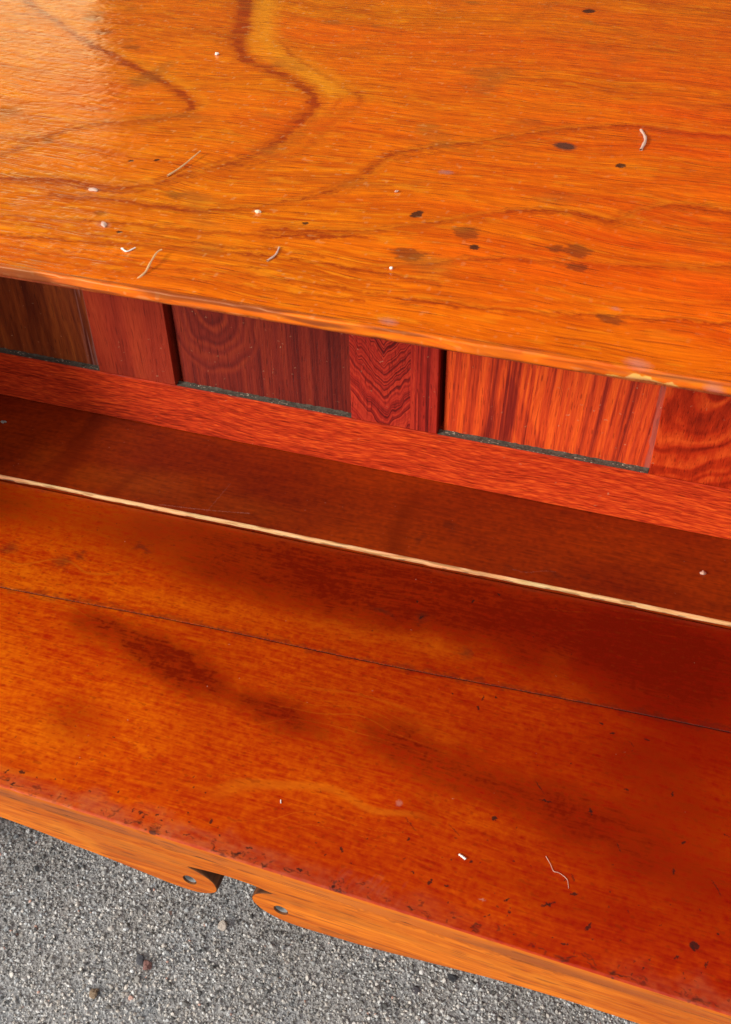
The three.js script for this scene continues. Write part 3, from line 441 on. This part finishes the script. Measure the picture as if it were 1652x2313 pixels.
// ---------------------------------------------------------------- litter lying on the bench
function stem(pts, r0, r1, flat = 1, rings = 18) {
  const c = new THREE.CatmullRomCurve3(pts.map((p) => new THREE.Vector3(...p))), g = new THREE.TubeGeometry(c, rings, 1, 7, false), p = g.attributes.position, q = new THREE.Vector3(), v = new THREE.Vector3();
  for (let i = 0; i < p.count; i++) { const t = Math.floor(i / 8) / rings; c.getPointAt(Math.min(1, t), q); v.fromBufferAttribute(p, i).sub(q).multiplyScalar((r0 + (r1 - r0) * t) * (1 + 0.15 * Math.sin(t * 19))); v.y *= flat; v.add(q); p.setXYZ(i, v.x, v.y, v.z); }
  g.computeVertexNormals(); return g;
}
const strawMat = new THREE.MeshStandardMaterial({ color: new THREE.Color().setRGB(0.78, 0.46, 0.2), roughness: 0.6 }), paleMat = new THREE.MeshStandardMaterial({ color: new THREE.Color().setRGB(0.78, 0.62, 0.42), roughness: 0.7 }), pinkMat = new THREE.MeshStandardMaterial({ color: new THREE.Color().setRGB(0.62, 0.38, 0.28), roughness: 0.7 }), whiteMat = new THREE.MeshStandardMaterial({ color: new THREE.Color().setRGB(0.8, 0.74, 0.65), roughness: 0.7 });
const TY = 0.778;
thing('straw', stem([[-0.315, TY + 0.0007, 0.182], [-0.3125, TY + 0.0012, 0.168], [-0.311, TY + 0.0022, 0.144]], 0.0006, 0.0004), strawMat, 'tan straw lying in the middle of the orange top board', 'straw');
thing('straw', stem([[-0.2705, TY - 0.0006, 0.3025], [-0.2690, TY + 0.0006, 0.296], [-0.270, TY + 0.0022, 0.287], [-0.2715, TY + 0.0025, 0.276], [-0.2705, TY + 0.0026, 0.274]], 0.0006, 0.0004), strawMat, 'tan straw with one end over the front edge of the top board', 'straw');
thing('shaving', stem([[-0.2945, TY + 0.0004, 0.275], [-0.290, TY + 0.0004, 0.2775], [-0.2875, TY + 0.0006, 0.2725]], 0.0007, 0.0004, 0.6), whiteMat, 'white curled shaving on the top board left of the long straw end', 'shaving');
thing('shaving', stem([[-0.2135, TY + 0.0005, 0.249], [-0.212, TY + 0.0005, 0.258], [-0.2135, TY + 0.0005, 0.2655]], 0.0004, 0.0007, 0.6), pinkMat, 'thin pinkish shaving standing alone near the middle of the top board front', 'shaving');
thing('husk', stem([[-0.052, TY + 0.0006, 0.026], [-0.047, TY + 0.0012, 0.043], [-0.0475, TY + 0.0006, 0.06]], 0.0009, 0.0011, 0.6), pinkMat, 'pinkish crescent husk on the right of the top board past the grey burn mark', 'husk');
function crumb(x, y, z, a, b, c, mat, seed, label, name = 'crumb') { const g = new THREE.IcosahedronGeometry(1, 2), p = g.attributes.position, v = new THREE.Vector3(); for (let i = 0; i < p.count; i++) { v.fromBufferAttribute(p, i); const k = 1 + 0.45 * N(v.x * 1.6 + seed, v.y + v.z * 1.8 + seed * 3); p.setXYZ(i, v.x * a * k, v.y * b * k, v.z * c * k); } g.computeVertexNormals(); const m = thing(name, g, mat, label, name); m.position.set(x, y + b * 0.6, z); m.rotation.y = seed; }
crumb(-0.387, TY, -0.041, 0.0016, 0.0012, 0.0018, whiteMat, 3, 'white crumb in the upper left of the top board inside the dark grain curve');
crumb(-0.242, TY, 0.212, 0.0012, 0.0009, 0.0014, paleMat, 5, 'pale crumb beside the dark grain line in the middle of the top board');
crumb(-0.319, TY, 0.252, 0.0018, 0.0006, 0.0034, pinkMat, 7, 'flat pinkish flake at the left of the top board near its front', 'flake');
crumb(-0.349, TY, 0.212, 0.0035, 0.0007, 0.0018, pinkMat, 9, 'flat pale flake at the left of the top board behind the other flake', 'flake');
crumb(-0.175, TY, 0.163, 0.0012, 0.0008, 0.0010, pinkMat, 11, 'pink crumb close to the dark oval spot on the top board');
crumb(-0.149, TY, 0.254, 0.0008, 0.0007, 0.0008, whiteMat, 13, 'tiny white crumb on the front right of the top board');
crumb(0.056, SEAT, 0.048, 0.0022, 0.0012, 0.0026, pinkMat, 15, 'pink chip on the dark rear seat board at the right', 'chip');
crumb(-0.627, SEAT, 0.041, 0.0018, 0.0012, 0.003, new THREE.MeshStandardMaterial({ color: new THREE.Color().setRGB(0.3, 0.32, 0.28), roughness: 0.8 }), 17, 'greyish chip on the dark rear seat board at the left', 'chip');
thing('splinter', stem([[-0.0695, LID + 0.0006, 0.3585], [-0.067, LID + 0.0007, 0.3595], [-0.0645, LID + 0.0006, 0.3605]], 0.0007, 0.0009, 0.7), whiteMat, 'short white splinter on the front seat board', 'splinter');
thing('splinter', stem([[-0.195, LID + 0.0004, 0.357], [-0.194, LID + 0.0005, 0.3595]], 0.0004, 0.0004, 0.7, 6), whiteMat, 'tiny white splinter on the front seat board left of the other one', 'splinter');
thing('thread', stem([[-0.016, LID + 0.0003, 0.342], [-0.012, LID + 0.0005, 0.347], [-0.009, LID + 0.0003, 0.351], [-0.006, LID + 0.0004, 0.351], [0, LID + 0.0004, 0.354], [0.0012, LID + 0.0003, 0.357], [0.002, LID + 0.0003, 0.3595]], 0.00016, 0.00016, 1, 40), pinkMat, 'fine pinkish thread on the front seat board', 'thread');

renderer.render(scene, camera);
